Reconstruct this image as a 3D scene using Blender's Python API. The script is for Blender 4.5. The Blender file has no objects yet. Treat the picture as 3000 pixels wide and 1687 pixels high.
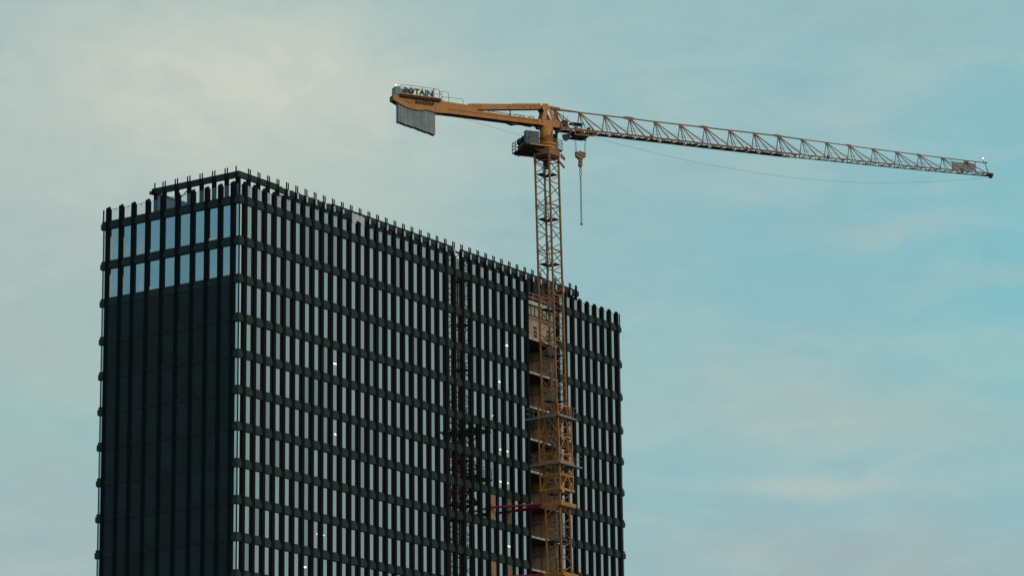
import bpy, bmesh, math, random
from mathutils import Vector, Matrix

# ------------------------------------------------------------------ camera
S = bpy.context.scene
COL = S.collection
GZ = 85.5                                   # height of the roof band's underside above the ground
cam_d = bpy.data.cameras.new("camera")
cam = bpy.data.objects.new("camera", cam_d)
COL.objects.link(cam)
S.camera = cam
cam_d.sensor_fit = 'HORIZONTAL'
cam_d.sensor_width = 36.0
cam_d.lens = 36.0 * 9627.0 / 3000.0
cam_d.clip_start = 1.0
cam_d.clip_end = 6000.0
cam.matrix_world = Matrix((
    (0.562648, -0.193823, -0.803654, -235.2566),
    (-0.826623, -0.144813, -0.543804, -190.3561),
    (-0.010978, 0.97029, -0.241698, -83.8603 + GZ),
    (0, 0, 0, 1)))

# ------------------------------------------------------------------ sky
SUN_EL, SUN_AZ = math.radians(24), math.radians(262)      # azimuth measured from +X towards +Y
w = bpy.data.worlds.new("World")
S.world = w
w.use_nodes = True
nt = w.node_tree
nt.nodes.clear()
out = nt.nodes.new('ShaderNodeOutputWorld')
bg = nt.nodes.new('ShaderNodeBackground')
nt.links.new(bg.outputs[0], out.inputs[0])
bg.inputs[1].default_value = 1.0


def lin(r, g, b):
    f = lambda c: ((c / 255 + 0.055) / 1.055) ** 2.4 if c > 10 else c / 255 / 12.92
    return (f(r), f(g), f(b), 1.0)


def N(t, **k):
    n = nt.nodes.new(t)
    for a, b in k.items():
        setattr(n, a, b)
    return n


def mth(op, a, b=None, c=None):
    n = N('ShaderNodeMath', operation=op)
    for i, v in enumerate((a, b, c)):
        if v is None:
            continue
        if isinstance(v, (int, float)):
            n.inputs[i].default_value = v
        else:
            nt.links.new(v, n.inputs[i])
    return n.outputs[0]


tc = N('ShaderNodeTexCoord')
sep = N('ShaderNodeSeparateXYZ')
nt.links.new(tc.outputs['Generated'], sep.inputs[0])
az0 = mth('MULTIPLY', mth('ARCTAN2', sep.outputs[1], sep.outputs[0]), 57.29578)
el0 = mth('MULTIPLY', mth('ARCSINE', sep.outputs[2]), 57.29578)


def noise(scale, detail, rough, seed, sy=1.0, dist=0.0, rot=0.0):
    cmb = N('ShaderNodeCombineXYZ')
    nt.links.new(az0, cmb.inputs[0])
    nt.links.new(el0, cmb.inputs[1])
    cmb.inputs[2].default_value = seed
    mp = N('ShaderNodeMapping')
    mp.inputs['Rotation'].default_value = (0, 0, rot)
    mp.inputs['Scale'].default_value = (scale, scale * sy, 1)
    nt.links.new(cmb.outputs[0], mp.inputs[0])
    n = N('ShaderNodeTexNoise')
    n.inputs['Scale'].default_value = 1.0
    n.inputs['Detail'].default_value = detail
    n.inputs['Roughness'].default_value = rough
    n.inputs['Distortion'].default_value = dist
    nt.links.new(mp.outputs[0], n.inputs['Vector'])
    return n.outputs[0]


wa = mth('MULTIPLY', mth('SUBTRACT', noise(0.55, 4, 0.55, 3.1), 0.5), 1.6)
wb = mth('MULTIPLY', mth('SUBTRACT', noise(0.6, 4, 0.55, 9.7), 0.5), 0.9)
az = mth('ADD', az0, wa)
el = mth('ADD', el0, wb)


def mixc(fac, a, b):
    n = N('ShaderNodeMix', data_type='RGBA')
    n.inputs[0].default_value = fac if isinstance(fac, float) else 0
    if not isinstance(fac, float):
        nt.links.new(fac, n.inputs[0])
    for i, v in ((6, a), (7, b)):
        if isinstance(v, tuple):
            n.inputs[i].default_value = v
        else:
            nt.links.new(v, n.inputs[i])
    return n.outputs[2]


def smooth(x, a, b):
    n = N('ShaderNodeMapRange', interpolation_type='SMOOTHSTEP')
    nt.links.new(x, n.inputs[0])
    n.inputs[1].default_value, n.inputs[2].default_value = a, b
    return n.outputs[0]


# the clear evening sky: teal blue on the far side, deeper blue behind the viewer, grey haze low down
col = mixc(smooth(az0, 24.0, 43.0), lin(136, 182, 190), lin(156, 180, 180))
col = mixc(smooth(az0, 60.0, 125.0), col, lin(104, 150, 170))
col = mixc(smooth(mth('MULTIPLY', az0, -1.0), -15.0, 15.0), col, lin(164, 186, 186))
sky = N('ShaderNodeTexSky', sky_type='NISHITA')
sky.sun_disc = False
sky.sun_elevation = SUN_EL
sky.sun_rotation = math.pi / 2 - SUN_AZ
sk = N('ShaderNodeVectorMath', operation='SCALE')
nt.links.new(sky.outputs[0], sk.inputs[0])
sk.inputs[3].default_value = 0.10
col = mixc(0.06, col, sk.outputs[0])


patch = mth('ADD', mth('MULTIPLY', smooth(noise(0.8, 5, 0.6, 12.5, 1.6, 0.4, 0.1), 0.3, 0.7), 0.40), 0.72)


def cloud(a, e, sa, se, tilt, c, wgt):
    """one soft bank of cloud at azimuth a, elevation e (degrees)"""
    global col
    t = math.radians(tilt)
    da = mth('SUBTRACT', az, a)
    de = mth('SUBTRACT', el, e)
    p = mth('ADD', mth('MULTIPLY', da, math.cos(t) / sa), mth('MULTIPLY', de, math.sin(t) / sa))
    q = mth('ADD', mth('MULTIPLY', da, -math.sin(t) / se), mth('MULTIPLY', de, math.cos(t) / se))
    r = mth('ADD', mth('MULTIPLY', p, p), mth('MULTIPLY', q, q))
    g = mth('MULTIPLY', mth('EXPONENT', mth('MULTIPLY', r, -1.0)), mth('MULTIPLY', patch, wgt))
    col = mixc(g, col, lin(*c))


cloud(39.2, 17.3, 4.6, 2.0, 0, (200, 200, 189), 1.0)
cloud(38.6, 17.6, 2.0, 0.8, 12, (202, 202, 192), 0.5)
cloud(42.6, 15.2, 2.2, 1.6, 0, (176, 187, 183), 0.75)
cloud(42.4, 12.9, 2.4, 0.9, 0, (170, 184, 178), 0.6)
cloud(42.4, 11.7, 2.2, 0.45, 5, (148, 184, 182), 0.6)
cloud(42.4, 9.6, 2.4, 1.3, 0, (158, 174, 178), 0.8)
cloud(37.0, 15.6, 2.6, 0.7, 25, (178, 190, 182), 0.6)
cloud(32.6, 18.4, 2.6, 1.2, 0, (152, 182, 186), 0.7)
cloud(27.0, 18.6, 3.4, 0.9, 8, (154, 180, 184), 0.7)
cloud(28.6, 16.6, 3.0, 0.8, -10, (152, 180, 184), 0.6)
cloud(25.2, 14.3, 1.9, 2.2, 0, (124, 182, 193), 0.8)
cloud(29.8, 14.4, 1.6, 0.7, 0, (130, 180, 190), 0.55)
cloud(27.1, 14.8, 1.4, 0.28, -3, (160, 184, 182), 0.75)
cloud(25.6, 13.9, 1.6, 0.2, -8, (156, 184, 182), 0.6)
cloud(28.2, 11.7, 4.2, 0.9, 6, (164, 182, 180), 0.85)
cloud(25.4, 12.5, 1.6, 0.5, 10, (140, 186, 188), 0.7)
cloud(28.6, 10.5, 2.6, 0.20, 2, (174, 188, 184), 0.75)
cloud(28.0, 9.2, 4.6, 0.9, 0, (160, 172, 175), 0.9)
cloud(31.5, 12.6, 1.2, 0.8, 0, (150, 186, 186), 0.5)
# fine streaks and tufts
st = smooth(noise(0.35, 6, 0.6, 1.3, 3.2, 0.5, 0.16), 0.42, 0.72)
col = mixc(mth('MULTIPLY', st, 0.30), col, lin(184, 194, 188))
st2 = smooth(noise(0.9, 5, 0.62, 6.3, 1.7, 0.3, -0.1), 0.45, 0.8)
col = mixc(mth('MULTIPLY', st2, 0.16), col, lin(120, 160, 172))
# ground haze below the horizon
col = mixc(smooth(mth('MULTIPLY', el0, -1.0), -2.0, 4.0), col, lin(70, 78, 78))
grade = N('ShaderNodeVectorMath', operation='MULTIPLY')
nt.links.new(col, grade.inputs[0])
grade.inputs[1].default_value = (1.05, 1.09, 1.07)
nt.links.new(grade.outputs[0], bg.inputs[0])

# ------------------------------------------------------------------ sun (veiled, low, behind the viewer)
sd = bpy.data.lights.new("sun", 'SUN')
sd.energy = 0.9
sd.angle = math.radians(14)
sd.color = (1.0, 0.86, 0.70)
sun = bpy.data.objects.new("sun", sd)
COL.objects.link(sun)
dv = Vector((math.cos(SUN_EL) * math.cos(SUN_AZ), math.cos(SUN_EL) * math.sin(SUN_AZ), math.sin(SUN_EL)))
sun.rotation_euler = dv.to_track_quat('Z', 'Y').to_euler()
sun.location = (0, -60, 200)

S.view_settings.view_transform = 'Standard'
S.view_settings.look = 'None'
S.view_settings.exposure = 0.0
S.view_settings.gamma = 1.0
S.view_settings.use_curve_mapping = False
S.render.engine = 'CYCLES'
try:
    S.cycles.max_bounces = 6
    S.cycles.transparent_max_bounces = 8
    S.cycles.caustics_reflective = False
except Exception:
    pass

# ------------------------------------------------------------------ materials


def mat(name, c1, c2=None, scale=1.5, rough=0.6, metal=0.0, spec=0.4, bump=0.0, streak=False, emit=None, es=0.0):
    m = bpy.data.materials.new(name)
    m.use_nodes = True
    t = m.node_tree
    b = t.nodes['Principled BSDF']
    b.inputs['Roughness'].default_value = rough
    b.inputs['Metallic'].default_value = metal
    b.inputs['Specular IOR Level'].default_value = spec
    if c2 is None:
        c2 = tuple(v * 0.72 for v in c1)
    geo = t.nodes.new('ShaderNodeNewGeometry')
    mp = t.nodes.new('ShaderNodeMapping')
    mp.inputs['Scale'].default_value = (scale, scale, scale * (0.12 if streak else 1.0))
    t.links.new(geo.outputs['Position'], mp.inputs[0])
    n = t.nodes.new('ShaderNodeTexNoise')
    n.inputs['Scale'].default_value = 1.0
    n.inputs['Detail'].default_value = 6
    n.inputs['Roughness'].default_value = 0.65
    t.links.new(mp.outputs[0], n.inputs['Vector'])
    r = t.nodes.new('ShaderNodeValToRGB')
    r.color_ramp.elements[0].position = 0.35
    r.color_ramp.elements[1].position = 0.68
    r.color_ramp.elements[0].color = (*c2, 1)
    r.color_ramp.elements[1].color = (*c1, 1)
    t.links.new(n.outputs[0], r.inputs[0])
    t.links.new(r.outputs[0], b.inputs['Base Color'])
    if bump:
        bm_ = t.nodes.new('ShaderNodeBump')
        bm_.inputs['Strength'].default_value = bump
        bm_.inputs['Distance'].default_value = 0.02
        t.links.new(n.outputs[0], bm_.inputs['Height'])
        t.links.new(bm_.outputs[0], b.inputs['Normal'])
    if emit:
        b.inputs['Emission Color'].default_value = (*emit, 1)
        b.inputs['Emission Strength'].default_value = es
    return m


def glass(name, tint, refl, thru, vary=0.12, rough=0.0):
    """coated facade glass: a mirror reflection mixed with a dimmed view through"""
    m = bpy.data.materials.new(name)
    m.use_nodes = True
    t = m.node_tree
    t.nodes.clear()
    o = t.nodes.new('ShaderNodeOutputMaterial')
    g = t.nodes.new('ShaderNodeBsdfGlossy')
    g.inputs['Roughness'].default_value = rough
    tr = t.nodes.new('ShaderNodeBsdfTransparent')
    tr.inputs[0].default_value = (*thru, 1)
    mx = t.nodes.new('ShaderNodeMixShader')
    mx.inputs[0].default_value = refl
    geo = t.nodes.new('ShaderNodeNewGeometry')
    r = t.nodes.new('ShaderNodeValToRGB')
    e = r.color_ramp.elements
    e[0].position, e[1].position = 0.0, 1.0
    e[0].color = (*[v * (1 - vary) for v in tint], 1)
    e[1].color = (tint[0], tint[1] * (1 + vary * .3), tint[2] * (1 + vary * .2), 1)
    k = e.new(0.5)
    k.color = (tint[0] * (1 + vary * .5), tint[1], tint[2] * (1 + vary * .4), 1)
    oi = t.nodes.new('ShaderNodeObjectInfo')
    ad = t.nodes.new('ShaderNodeMath')
    ad.operation = 'ADD'
    t.links.new(oi.outputs['Random'], ad.inputs[0])
    t.links.new(geo.outputs['Random Per Island'], ad.inputs[1])
    fr = t.nodes.new('ShaderNodeMath')
    fr.operation = 'FRACT'
    t.links.new(ad.outputs[0], fr.inputs[0])
    t.links.new(fr.outputs[0], r.inputs[0])
    t.links.new(r.outputs[0], g.inputs[0])
    t.links.new(tr.outputs[0], mx.inputs[1])
    t.links.new(g.outputs[0], mx.inputs[2])
    t.links.new(mx.outputs[0], o.inputs[0])
    return m


M_FIN = mat('dark_anodised_metal', (0.0045, 0.0075, 0.0075), (0.0025, 0.004, 0.0045), 0.7, 0.65, 0.0, 0.10)
M_BAND = mat('band_metal', (0.021, 0.035, 0.035), (0.014, 0.024, 0.025), 0.5, 0.55, 0.0, 0.25)
M_BANDD = mat('dark_band_metal', (0.017, 0.028, 0.030), (0.010, 0.018, 0.020), 0.5, 0.6, 0.0, 0.2)
M_GROOVE = mat('groove_highlight', (0.075, 0.06, 0.048), (0.03, 0.026, 0.022), 0.6, 0.5, 0.0, 0.2)  # lighter brown strip, coloured as the edge highlight along the fin groove
M_PANEL = mat('dark_cladding_panel', (0.019, 0.032, 0.034), (0.012, 0.020, 0.022), 0.35, 0.6, 0.0, 0.2)
M_PANEL2 = mat('dark_cladding_panel_blue', (0.018, 0.030, 0.040), (0.012, 0.020, 0.027), 0.35, 0.6, 0.0, 0.25)
M_FRAME = mat('window_frame_metal', (0.012, 0.016, 0.017), None, 1.0, 0.5)
M_CORE = mat('dark_interior', (0.05, 0.05, 0.05), (0.03, 0.03, 0.03), 0.4, 0.9)
M_ROOF = mat('roof_membrane', (0.06, 0.06, 0.06), None, 0.6, 0.9)
M_GLASS = glass('reflective_window_glass', (0.53, 0.55, 0.545), 0.86, (0.45, 0.5, 0.5), 0.26)
M_GLASSL = glass('blue_window_glass', (0.66, 0.69, 0.68), 0.90, (0.4, 0.45, 0.5), 0.06)
M_CORNER = glass('corner_glass', (0.75, 0.82, 0.80), 0.30, (0.78, 0.85, 0.84), 0.03)
M_CORNERN = glass('near_corner_glass', (0.76, 0.78, 0.70), 0.92, (0.5, 0.5, 0.5), 0.03)
M_PARAR = glass('parapet_glass', (0.60, 0.64, 0.65), 0.70, (0.6, 0.65, 0.65), 0.05)
M_PARAL = glass('clear_parapet_glass', (0.60, 0.64, 0.65), 0.16, (0.86, 0.90, 0.90), 0.02)
M_PALE = mat('pale_sheet', (0.86, 0.95, 0.90), (0.80, 0.90, 0.86), 0.6, 0.6)  # near-white: daylight sheets at the windows, pale pieces on the far wall
M_TAG = mat('pale_bracket_film', (0.60, 0.62, 0.60), (0.44, 0.46, 0.45), 2.0, 0.7)
M_CONC = mat('raw_concrete', (0.56, 0.55, 0.51), (0.36, 0.35, 0.32), 1.2, 0.9, 0, 0.2, 0.3)
M_PLY = mat('plywood', (0.60, 0.41, 0.29), (0.38, 0.25, 0.17), 1.1, 0.85, 0, 0.2, 0.2)
M_PLY2 = mat('pale_plywood', (0.50, 0.37, 0.26), (0.34, 0.25, 0.17), 1.6, 0.85, 0, 0.2, 0.2)
M_BOARD = mat('window_board', (0.42, 0.26, 0.16), (0.30, 0.18, 0.11), 1.5, 0.85)
M_DARKWOOD = mat('dark_timber', (0.05, 0.04, 0.03), None, 2, 0.9)
M_SOFFIT = mat('shade_painted_soffit', (0.07, 0.065, 0.06), (0.04, 0.036, 0.033), 1.0, 0.9, 0, 0.1)  # slab underside with the shade of the ceiling put into its colour
M_RED = mat('red_painted_rail', (0.42, 0.13, 0.12), (0.30, 0.07, 0.06), 2, 0.6)
M_DKRED = mat('dark_red_steel', (0.26, 0.022, 0.028), (0.14, 0.014, 0.018), 2, 0.5)
M_WHITE = mat('pale_painted_steel', (0.50, 0.50, 0.47), (0.36, 0.36, 0.34), 2, 0.6)
M_YEL = mat('crane_yellow_paint', (0.56, 0.22, 0.052), (0.42, 0.155, 0.036), 0.9, 0.55, 0, 0.35, 0, True)
M_YELM = mat('weathered_mast_paint', (0.43, 0.185, 0.07), (0.24, 0.10, 0.04), 1.8, 0.65, 0, 0.3)
M_YELB = mat('bright_collar_paint', (0.54, 0.225, 0.055), (0.36, 0.145, 0.04), 1.0, 0.55)
M_JIB = mat('jib_paint', (0.36, 0.16, 0.085), (0.22, 0.10, 0.055), 1.6, 0.65)
M_RUST = mat('dark_crane_steel', (0.09, 0.055, 0.035), (0.04, 0.028, 0.02), 2.0, 0.75)
M_GALV = mat('galvanised_steel', (0.28, 0.31, 0.33), (0.19, 0.21, 0.23), 1.6, 0.5, 0.3)
M_RAIL = mat('thin_grey_rail', (0.17, 0.19, 0.20), None, 1.6, 0.5, 0.2)
M_WGT = mat('counterweight_concrete', (0.32, 0.345, 0.34), (0.21, 0.23, 0.235), 1.1, 0.9, 0, 0.15, 0.3)
M_SIGNBG = mat('grey_sign_panel', (0.30, 0.33, 0.33), None, 1.2, 0.7)
M_BLACK = mat('black_lettering', (0.006, 0.006, 0.007), None, 1, 0.6)
M_CAB = mat('cabinet_blue_grey', (0.055, 0.085, 0.115), (0.042, 0.066, 0.09), 1.0, 0.5)
M_CABD = mat('cabinet_vents', (0.02, 0.03, 0.035), None, 1, 0.6)
M_DRUM = mat('hoist_drum_dark', (0.018, 0.022, 0.022), None, 1, 0.6)
M_CABLE = mat('steel_cable', (0.16, 0.18, 0.185), None, 3, 0.6)
M_ROPE = mat('hoist_rope', (0.13, 0.14, 0.15), None, 3, 0.6)
M_MESH = mat('grey_banner', (0.30, 0.31, 0.31), (0.24, 0.25, 0.25), 1, 0.8)
M_LAMP = mat('lit_work_lamp', (0.9, 0.9, 0.8), None, 1, 0.5, emit=(1.0, 0.93, 0.72), es=16.0)
M_BEACON = mat('lit_beacon', (0.9, 0.5, 0.4), None, 1, 0.5, emit=(1.0, 0.62, 0.48), es=2.2)
M_GROUND = mat('dusty_ground', (0.16, 0.15, 0.14), (0.10, 0.10, 0.09), 0.05, 0.95)
M_TEAL = mat('teal_wall_panel', (0.065, 0.105, 0.11), (0.05, 0.08, 0.085), 0.5, 0.5)


def stripes():
    m = bpy.data.materials.new('hazard_stripes')
    m.use_nodes = True
    t = m.node_tree
    b = t.nodes['Principled BSDF']
    geo = t.nodes.new('ShaderNodeNewGeometry')
    wv = t.nodes.new('ShaderNodeTexWave')
    wv.bands_direction = 'DIAGONAL'
    wv.inputs['Scale'].default_value = 1.7
    t.links.new(geo.outputs['Position'], wv.inputs['Vector'])
    r = t.nodes.new('ShaderNodeValToRGB')
    r.color_ramp.elements[0].position = 0.42
    r.color_ramp.elements[1].position = 0.55
    r.color_ramp.elements[0].color = (0.03, 0.025, 0.02, 1)
    r.color_ramp.elements[1].color = (0.34, 0.16, 0.05, 1)
    t.links.new(wv.outputs[0], r.inputs[0])
    t.links.new(r.outputs[0], b.inputs['Base Color'])
    b.inputs['Roughness'].default_value = 0.6
    return m


M_STRIPE = stripes()

# ------------------------------------------------------------------ mesh helpers (all coordinates: roof band underside = z 0)


class MB:
    def __init__(s):
        s.v, s.f, s.m = [], [], []
        s.mats = []
        s.cur = 0

    def use(s, m):
        if m not in s.mats:
            s.mats.append(m)
        s.cur = s.mats.index(m)
        return s

    def add(s, vs, fs):
        o = len(s.v)
        s.v += [tuple(p) for p in vs]
        s.f += [tuple(i + o for i in f) for f in fs]
        s.m += [s.cur] * len(fs)
        return s

    def box(s, x0, x1, y0, y1, z0, z1):
        return s.add([(x0, y0, z0), (x1, y0, z0), (x1, y1, z0), (x0, y1, z0),
                      (x0, y0, z1), (x1, y0, z1), (x1, y1, z1), (x0, y1, z1)],
                     [(0, 3, 2, 1), (4, 5, 6, 7), (0, 1, 5, 4), (1, 2, 6, 5), (2, 3, 7, 6), (3, 0, 4, 7)])

    def bar(s, p, q, a, b=None, n=4):
        """straight member from p to q, section a x b (n=4) or round (n>4) of diameter a"""
        p, q = Vector(p), Vector(q)
        d = (q - p)
        if d.length < 1e-5:
            return s
        d.normalize()
        up = Vector((0, 0, 1)) if abs(d.z) < 0.9 else Vector((0, 1, 0))
        sx = d.cross(up).normalized()
        sy = sx.cross(d).normalized()
        b = a if b is None else b
        vs = []
        for c in (p, q):
            for i in range(n):
                t = 2 * math.pi * (i + 0.5) / n
                k = math.sqrt(2) if n == 4 else 1.0
                vs.append(c + sx * (math.cos(t) * a * .5 * k) + sy * (math.sin(t) * b * .5 * k))
        fs = [(i, (i + 1) % n, n + (i + 1) % n, n + i) for i in range(n)]
        fs += [tuple(range(n - 1, -1, -1)), tuple(range(n, 2 * n))]
        return s.add(vs, fs)

    def path(s, pts, a, n=4):
        for p, q in zip(pts[:-1], pts[1:]):
            s.bar(p, q, a, None, n)
        return s

    def cyl(s, c, r0, r1, z0, z1, n=32):
        vs = [(c[0] + r * math.cos(2 * math.pi * i / n), c[1] + r * math.sin(2 * math.pi * i / n), z)
              for r, z in ((r0, z0), (r1, z1)) for i in range(n)]
        fs = [(i, (i + 1) % n, n + (i + 1) % n, n + i) for i in range(n)]
        fs += [tuple(range(n - 1, -1, -1)), tuple(range(n, 2 * n))]
        return s.add(vs, fs)

    def prism(s, prof, v0, v1, fr=None):
        """closed (s,z) outline extruded sideways from v0 to v1 in the crane's frame"""
        fr = fr or K
        n = len(prof)
        vs = [fr(a, v0, z) for a, z in prof] + [fr(a, v1, z) for a, z in prof]
        fs = [(i, (i + 1) % n, n + (i + 1) % n, n + i) for i in range(n)]
        fs += [tuple(range(n - 1, -1, -1)), tuple(range(n, 2 * n))]
        return s.add(vs, fs)

    def build(s, name, m=None, parent=None, smooth=False):
        if m is not None and not s.mats:
            s.mats = [m]
        org = Vector(ORG.get(parent.name, (0, 0, 0))) if parent else Vector((0, 0, 0))
        me = bpy.data.meshes.new(name)
        me.from_pydata([(Vector(p) + Vector((0, 0, GZ)) - org) for p in s.v], [], s.f)
        for mm in s.mats:
            me.materials.append(mm)
        me.polygons.foreach_set('material_index', s.m)
        bm = bmesh.new()
        bm.from_mesh(me)
        bmesh.ops.recalc_face_normals(bm, faces=bm.faces)
        bm.to_mesh(me)
        bm.free()
        if smooth:
            for p in me.polygons:
                p.use_smooth = True
        me.update()
        o = bpy.data.objects.new(name, me)
        COL.objects.link(o)
        if parent:
            o.parent = parent
            ORG[o.name] = tuple(org)          # children keep the same origin
        return o


ORG = {}


def tag(o, label=None, cat=None, group=None, kind=None):
    if label:
        o['label'] = label
    if cat:
        o['category'] = cat
    if group:
        o['group'] = group
    if kind:
        o['kind'] = kind
    return o


def root(name, loc, label, cat, group=None):
    o = bpy.data.objects.new(name, None)
    COL.objects.link(o)
    o.location = (loc[0], loc[1], loc[2] + GZ)
    ORG[o.name] = tuple(o.location)
    return tag(o, label, cat, group)


# ================================================================== ground
g = MB()
g.add([(-3000, -3000, -GZ), (3000, -3000, -GZ), (3000, 3000, -GZ), (-3000, 3000, -GZ)], [(0, 1, 2, 3)])
tag(g.build('ground', M_GROUND), kind='structure')

# ================================================================== office tower
WR, WL = 67.81, 17.45
X0, P = 0.936, 1.5
FINX = [X0 + P * i for i in range(45)]
FINY = [16.58, 14.92, 13.34, 11.53, 9.65, 7.76, 5.88, 4.12, 2.47, 0.915][::-1]
LV = [0, -4.04, -7.777, -11.555, -15.045]
while LV[-1] > -80:
    LV.append(LV[-1] - 3.4904)
BH = 0.69                                        # top of the sill above each band
BT = 0.52                                        # height of the band itself
GL = 0.16                                        # glass line behind the band front
tower = root('office_tower', (WR / 2, WL / 2, -GZ),
             'dark glass and metal office high-rise under construction with rows of black vertical fins', 'building')


def fin_front(b, X, top):
    b.use(M_FIN).box(X - .215, X - .02, -.045, GL + .05, -GZ, top)
    b.box(X + .02, X + .215, -.045, GL + .05, -GZ, top - .07)
    b.box(X - .19, X + .19, GL + .05, GL + .22, -GZ, top - .18)
    b.use(M_GROOVE).box(X - .017, X + .017, -.022, GL + .05, -GZ, top - .25)


def fin_left(b, Y, top):
    b.use(M_FIN).box(-.045, GL + .05, Y - .215, Y - .02, -GZ, top)
    b.box(-.045, GL + .05, Y + .02, Y + .215, -GZ, top - .07)
    b.box(GL + .05, GL + .22, Y - .19, Y + .19, -GZ, top - .18)
    b.use(M_GROOVE).box(-.022, GL + .05, Y - .017, Y + .017, -GZ, top - .25)


SLOT = (33, 34, 35)
for i, X in enumerate(FINX):
    if i in SLOT:
        continue
    b = MB()
    fin_front(b, X, 2.17)
    b.build('facade_fin', None, tower)
for Y in FINY:
    b = MB()
    fin_left(b, Y, 2.17)
    b.build('facade_fin', None, tower)

# bands between the floors
SX0, SX1 = FINX[32] + .2, FINX[36] - .2
for i, z in enumerate(LV):
    b = MB()
    t = .14
    b.use(M_BAND)
    b.box(0, SX0, 0, t, z, z + BT)
    b.box(SX1, WR, 0, t, z, z + BT)
    if i < 3:
        b.box(0, t, t, WL - t, z, z + BT)
    else:                                       # beside the blind cladding the band has the panels' dark finish
        b.box(0, t, t, .70, z, z + BT)
        b.box(0, t, WL - .66, WL - t, z, z + BT)
        b.use(M_BANDD).box(0, t, .70, WL - .66, z, z + BT)
        b.use(M_BAND)
    b.box(WR - t, WR, t, WL - t, z, z + BT)
    b.box(0, WR, WL - t, WL, z, z + BT)
    b.use(M_FRAME)                              # dark recessed sill above the band; the dark strip below is painted in as its shadow line
    b.box(.07, SX0, .07, GL + .02, z + BT, z + BH + .10)
    b.box(SX1, WR - .07, .07, GL + .02, z + BT, z + BH + .10)
    b.box(.07, GL + .02, GL + .02, WL - .07, z + BT, z + BH + .10)
    b.box(.06, SX0, .05, GL + .02, z - .08, z)
    b.box(SX1, WR - .06, .05, GL + .02, z - .08, z)
    b.box(.06, GL + .02, GL + .02, WL - .06, z - .08, z)
    b.build('spandrel_band', None, tower)

# windows: the 100 that show largest are parts of their own, the rest one object
front_bays = [(i, FINX[i] + .215, FINX[i + 1] - .215) for i in range(44) if i not in (32, 33, 34, 35)]
left_bays = [(i, FINY[i] + .215, FINY[i + 1] - .215) for i in range(9)]
BOARDED = {(27, 6), (29, 6), (27, 8), (29, 8)}
wins = []
for r in range(0, len(LV) - 1):
    z1, z0 = LV[r], LV[r + 1] + BH + .10
    for i, a, c in front_bays:
        wins.append(('F', r, i, a, c, z0, z1, 1.0 - 0.004 * i - 0.002 * r if r < 10 else 0))
    if r < 2:
        for i, a, c in left_bays:
            wins.append(('L', r, i, a, c, z0, z1, 5.0))
wins.sort(key=lambda q: -q[7])
restF, restP = MB(), MB()


def window_geo(fr, pn, side, a, c, z0, z1):
    t = .035
    if side == 'F':
        fr.use(M_FRAME)
        fr.box(a, a + t, GL - .03, GL + .05, z0, z1)
        fr.box(c - t, c, GL - .03, GL + .05, z0, z1)
        fr.box(a + t, c - t, GL - .03, GL + .05, z0, z0 + t)
        fr.box(a + t, c - t, GL - .03, GL + .05, z1 - t, z1)
        e1, e2 = random.uniform(-.0016, .0016), random.uniform(-.0016, .0016)
        pn.add([(a + t, GL + e1, z0 + t), (c - t, GL - e1, z0 + t), (c - t, GL - e1 + e2, z1 - t), (a + t, GL + e1 + e2, z1 - t)], [(0, 1, 2, 3)])
    else:
        fr.use(M_FRAME)
        fr.box(GL - .03, GL + .05, a, a + t, z0, z1)
        fr.box(GL - .03, GL + .05, c - t, c, z0, z1)
        fr.box(GL - .03, GL + .05, a + t, c - t, z0, z0 + t)
        fr.box(GL - .03, GL + .05, a + t, c - t, z1 - t, z1)
        pn.add([(GL, a + t, z0 + t), (GL, a + t, z1 - t), (GL, c - t, z1 - t), (GL, c - t, z0 + t)], [(0, 1, 2, 3)])


nw = 0
random.seed(21)
for side, r, i, a, c, z0, z1, pr in wins:
    if side == 'F' and (i, r) in BOARDED:
        b = MB().use(M_BOARD).box(a, c, GL - .06, GL + .02, z0, z1)
        b.use(M_DARKWOOD).box((a + c) / 2 - .01, (a + c) / 2 + .01, GL - .064, GL - .05, z0, z1)
        tag(b.build('window_board', None, tower), 'window boarded up with brown plywood')
        continue
    if nw < 100:
        fr, pn = MB(), MB()
        window_geo(fr, pn, side, a, c, z0, z1)
        wo = fr.build('window', None, tower)
        pn.build('pane', M_GLASSL if side == 'L' else M_GLASS, wo)
        nw += 1
    else:
        window_geo(restF, restP, side, a, c, z0, z1)
wo = tag(restF.build('window', None, tower), kind='stuff')
tag(restP.build('pane', M_GLASS, wo), kind='stuff')

# added pale sheets standing for daylight seen through the two top left-hand storeys
DAYLIGHT = [(15.98, 16.32, -3.25, -.86), (14.42, 14.60, -3.25, -1.16), (13.62, 13.74, -3.25, -1.53),
         (11.87, 12.5, -3.25, -2.1), (10.75, 11.22, -3.25, -2.95),
         (15.98, 16.32, -6.98, -4.66), (14.44, 14.60, -6.98, -5.10), (13.62, 13.74, -6.98, -5.45),
         (11.87, 12.5, -6.98, -5.98), (10.75, 11.22, -6.98, -6.62), (2.68, 3.90, -3.25, -2.98)]
for a, c, z0, z1 in DAYLIGHT:
    MB().use(M_PALE).box(GL - .012, GL - .004, a, c, z0, z1).build('daylight_sheet', None, tower)

# left facade below: blind dark cladding
random.seed(4)
for r in range(2, len(LV) - 1):
    z1, z0 = LV[r], LV[r + 1] + BH
    b = MB()
    for i, a, c in left_bays:
        b.use(M_PANEL2 if random.random() < .4 else M_PANEL)
        dz = .02
        b.box(.035 + .008 * random.random(), .15, a, c, z0 + .02, z1 - .03)
    b.build('cladding_panel', None, tower)

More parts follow.
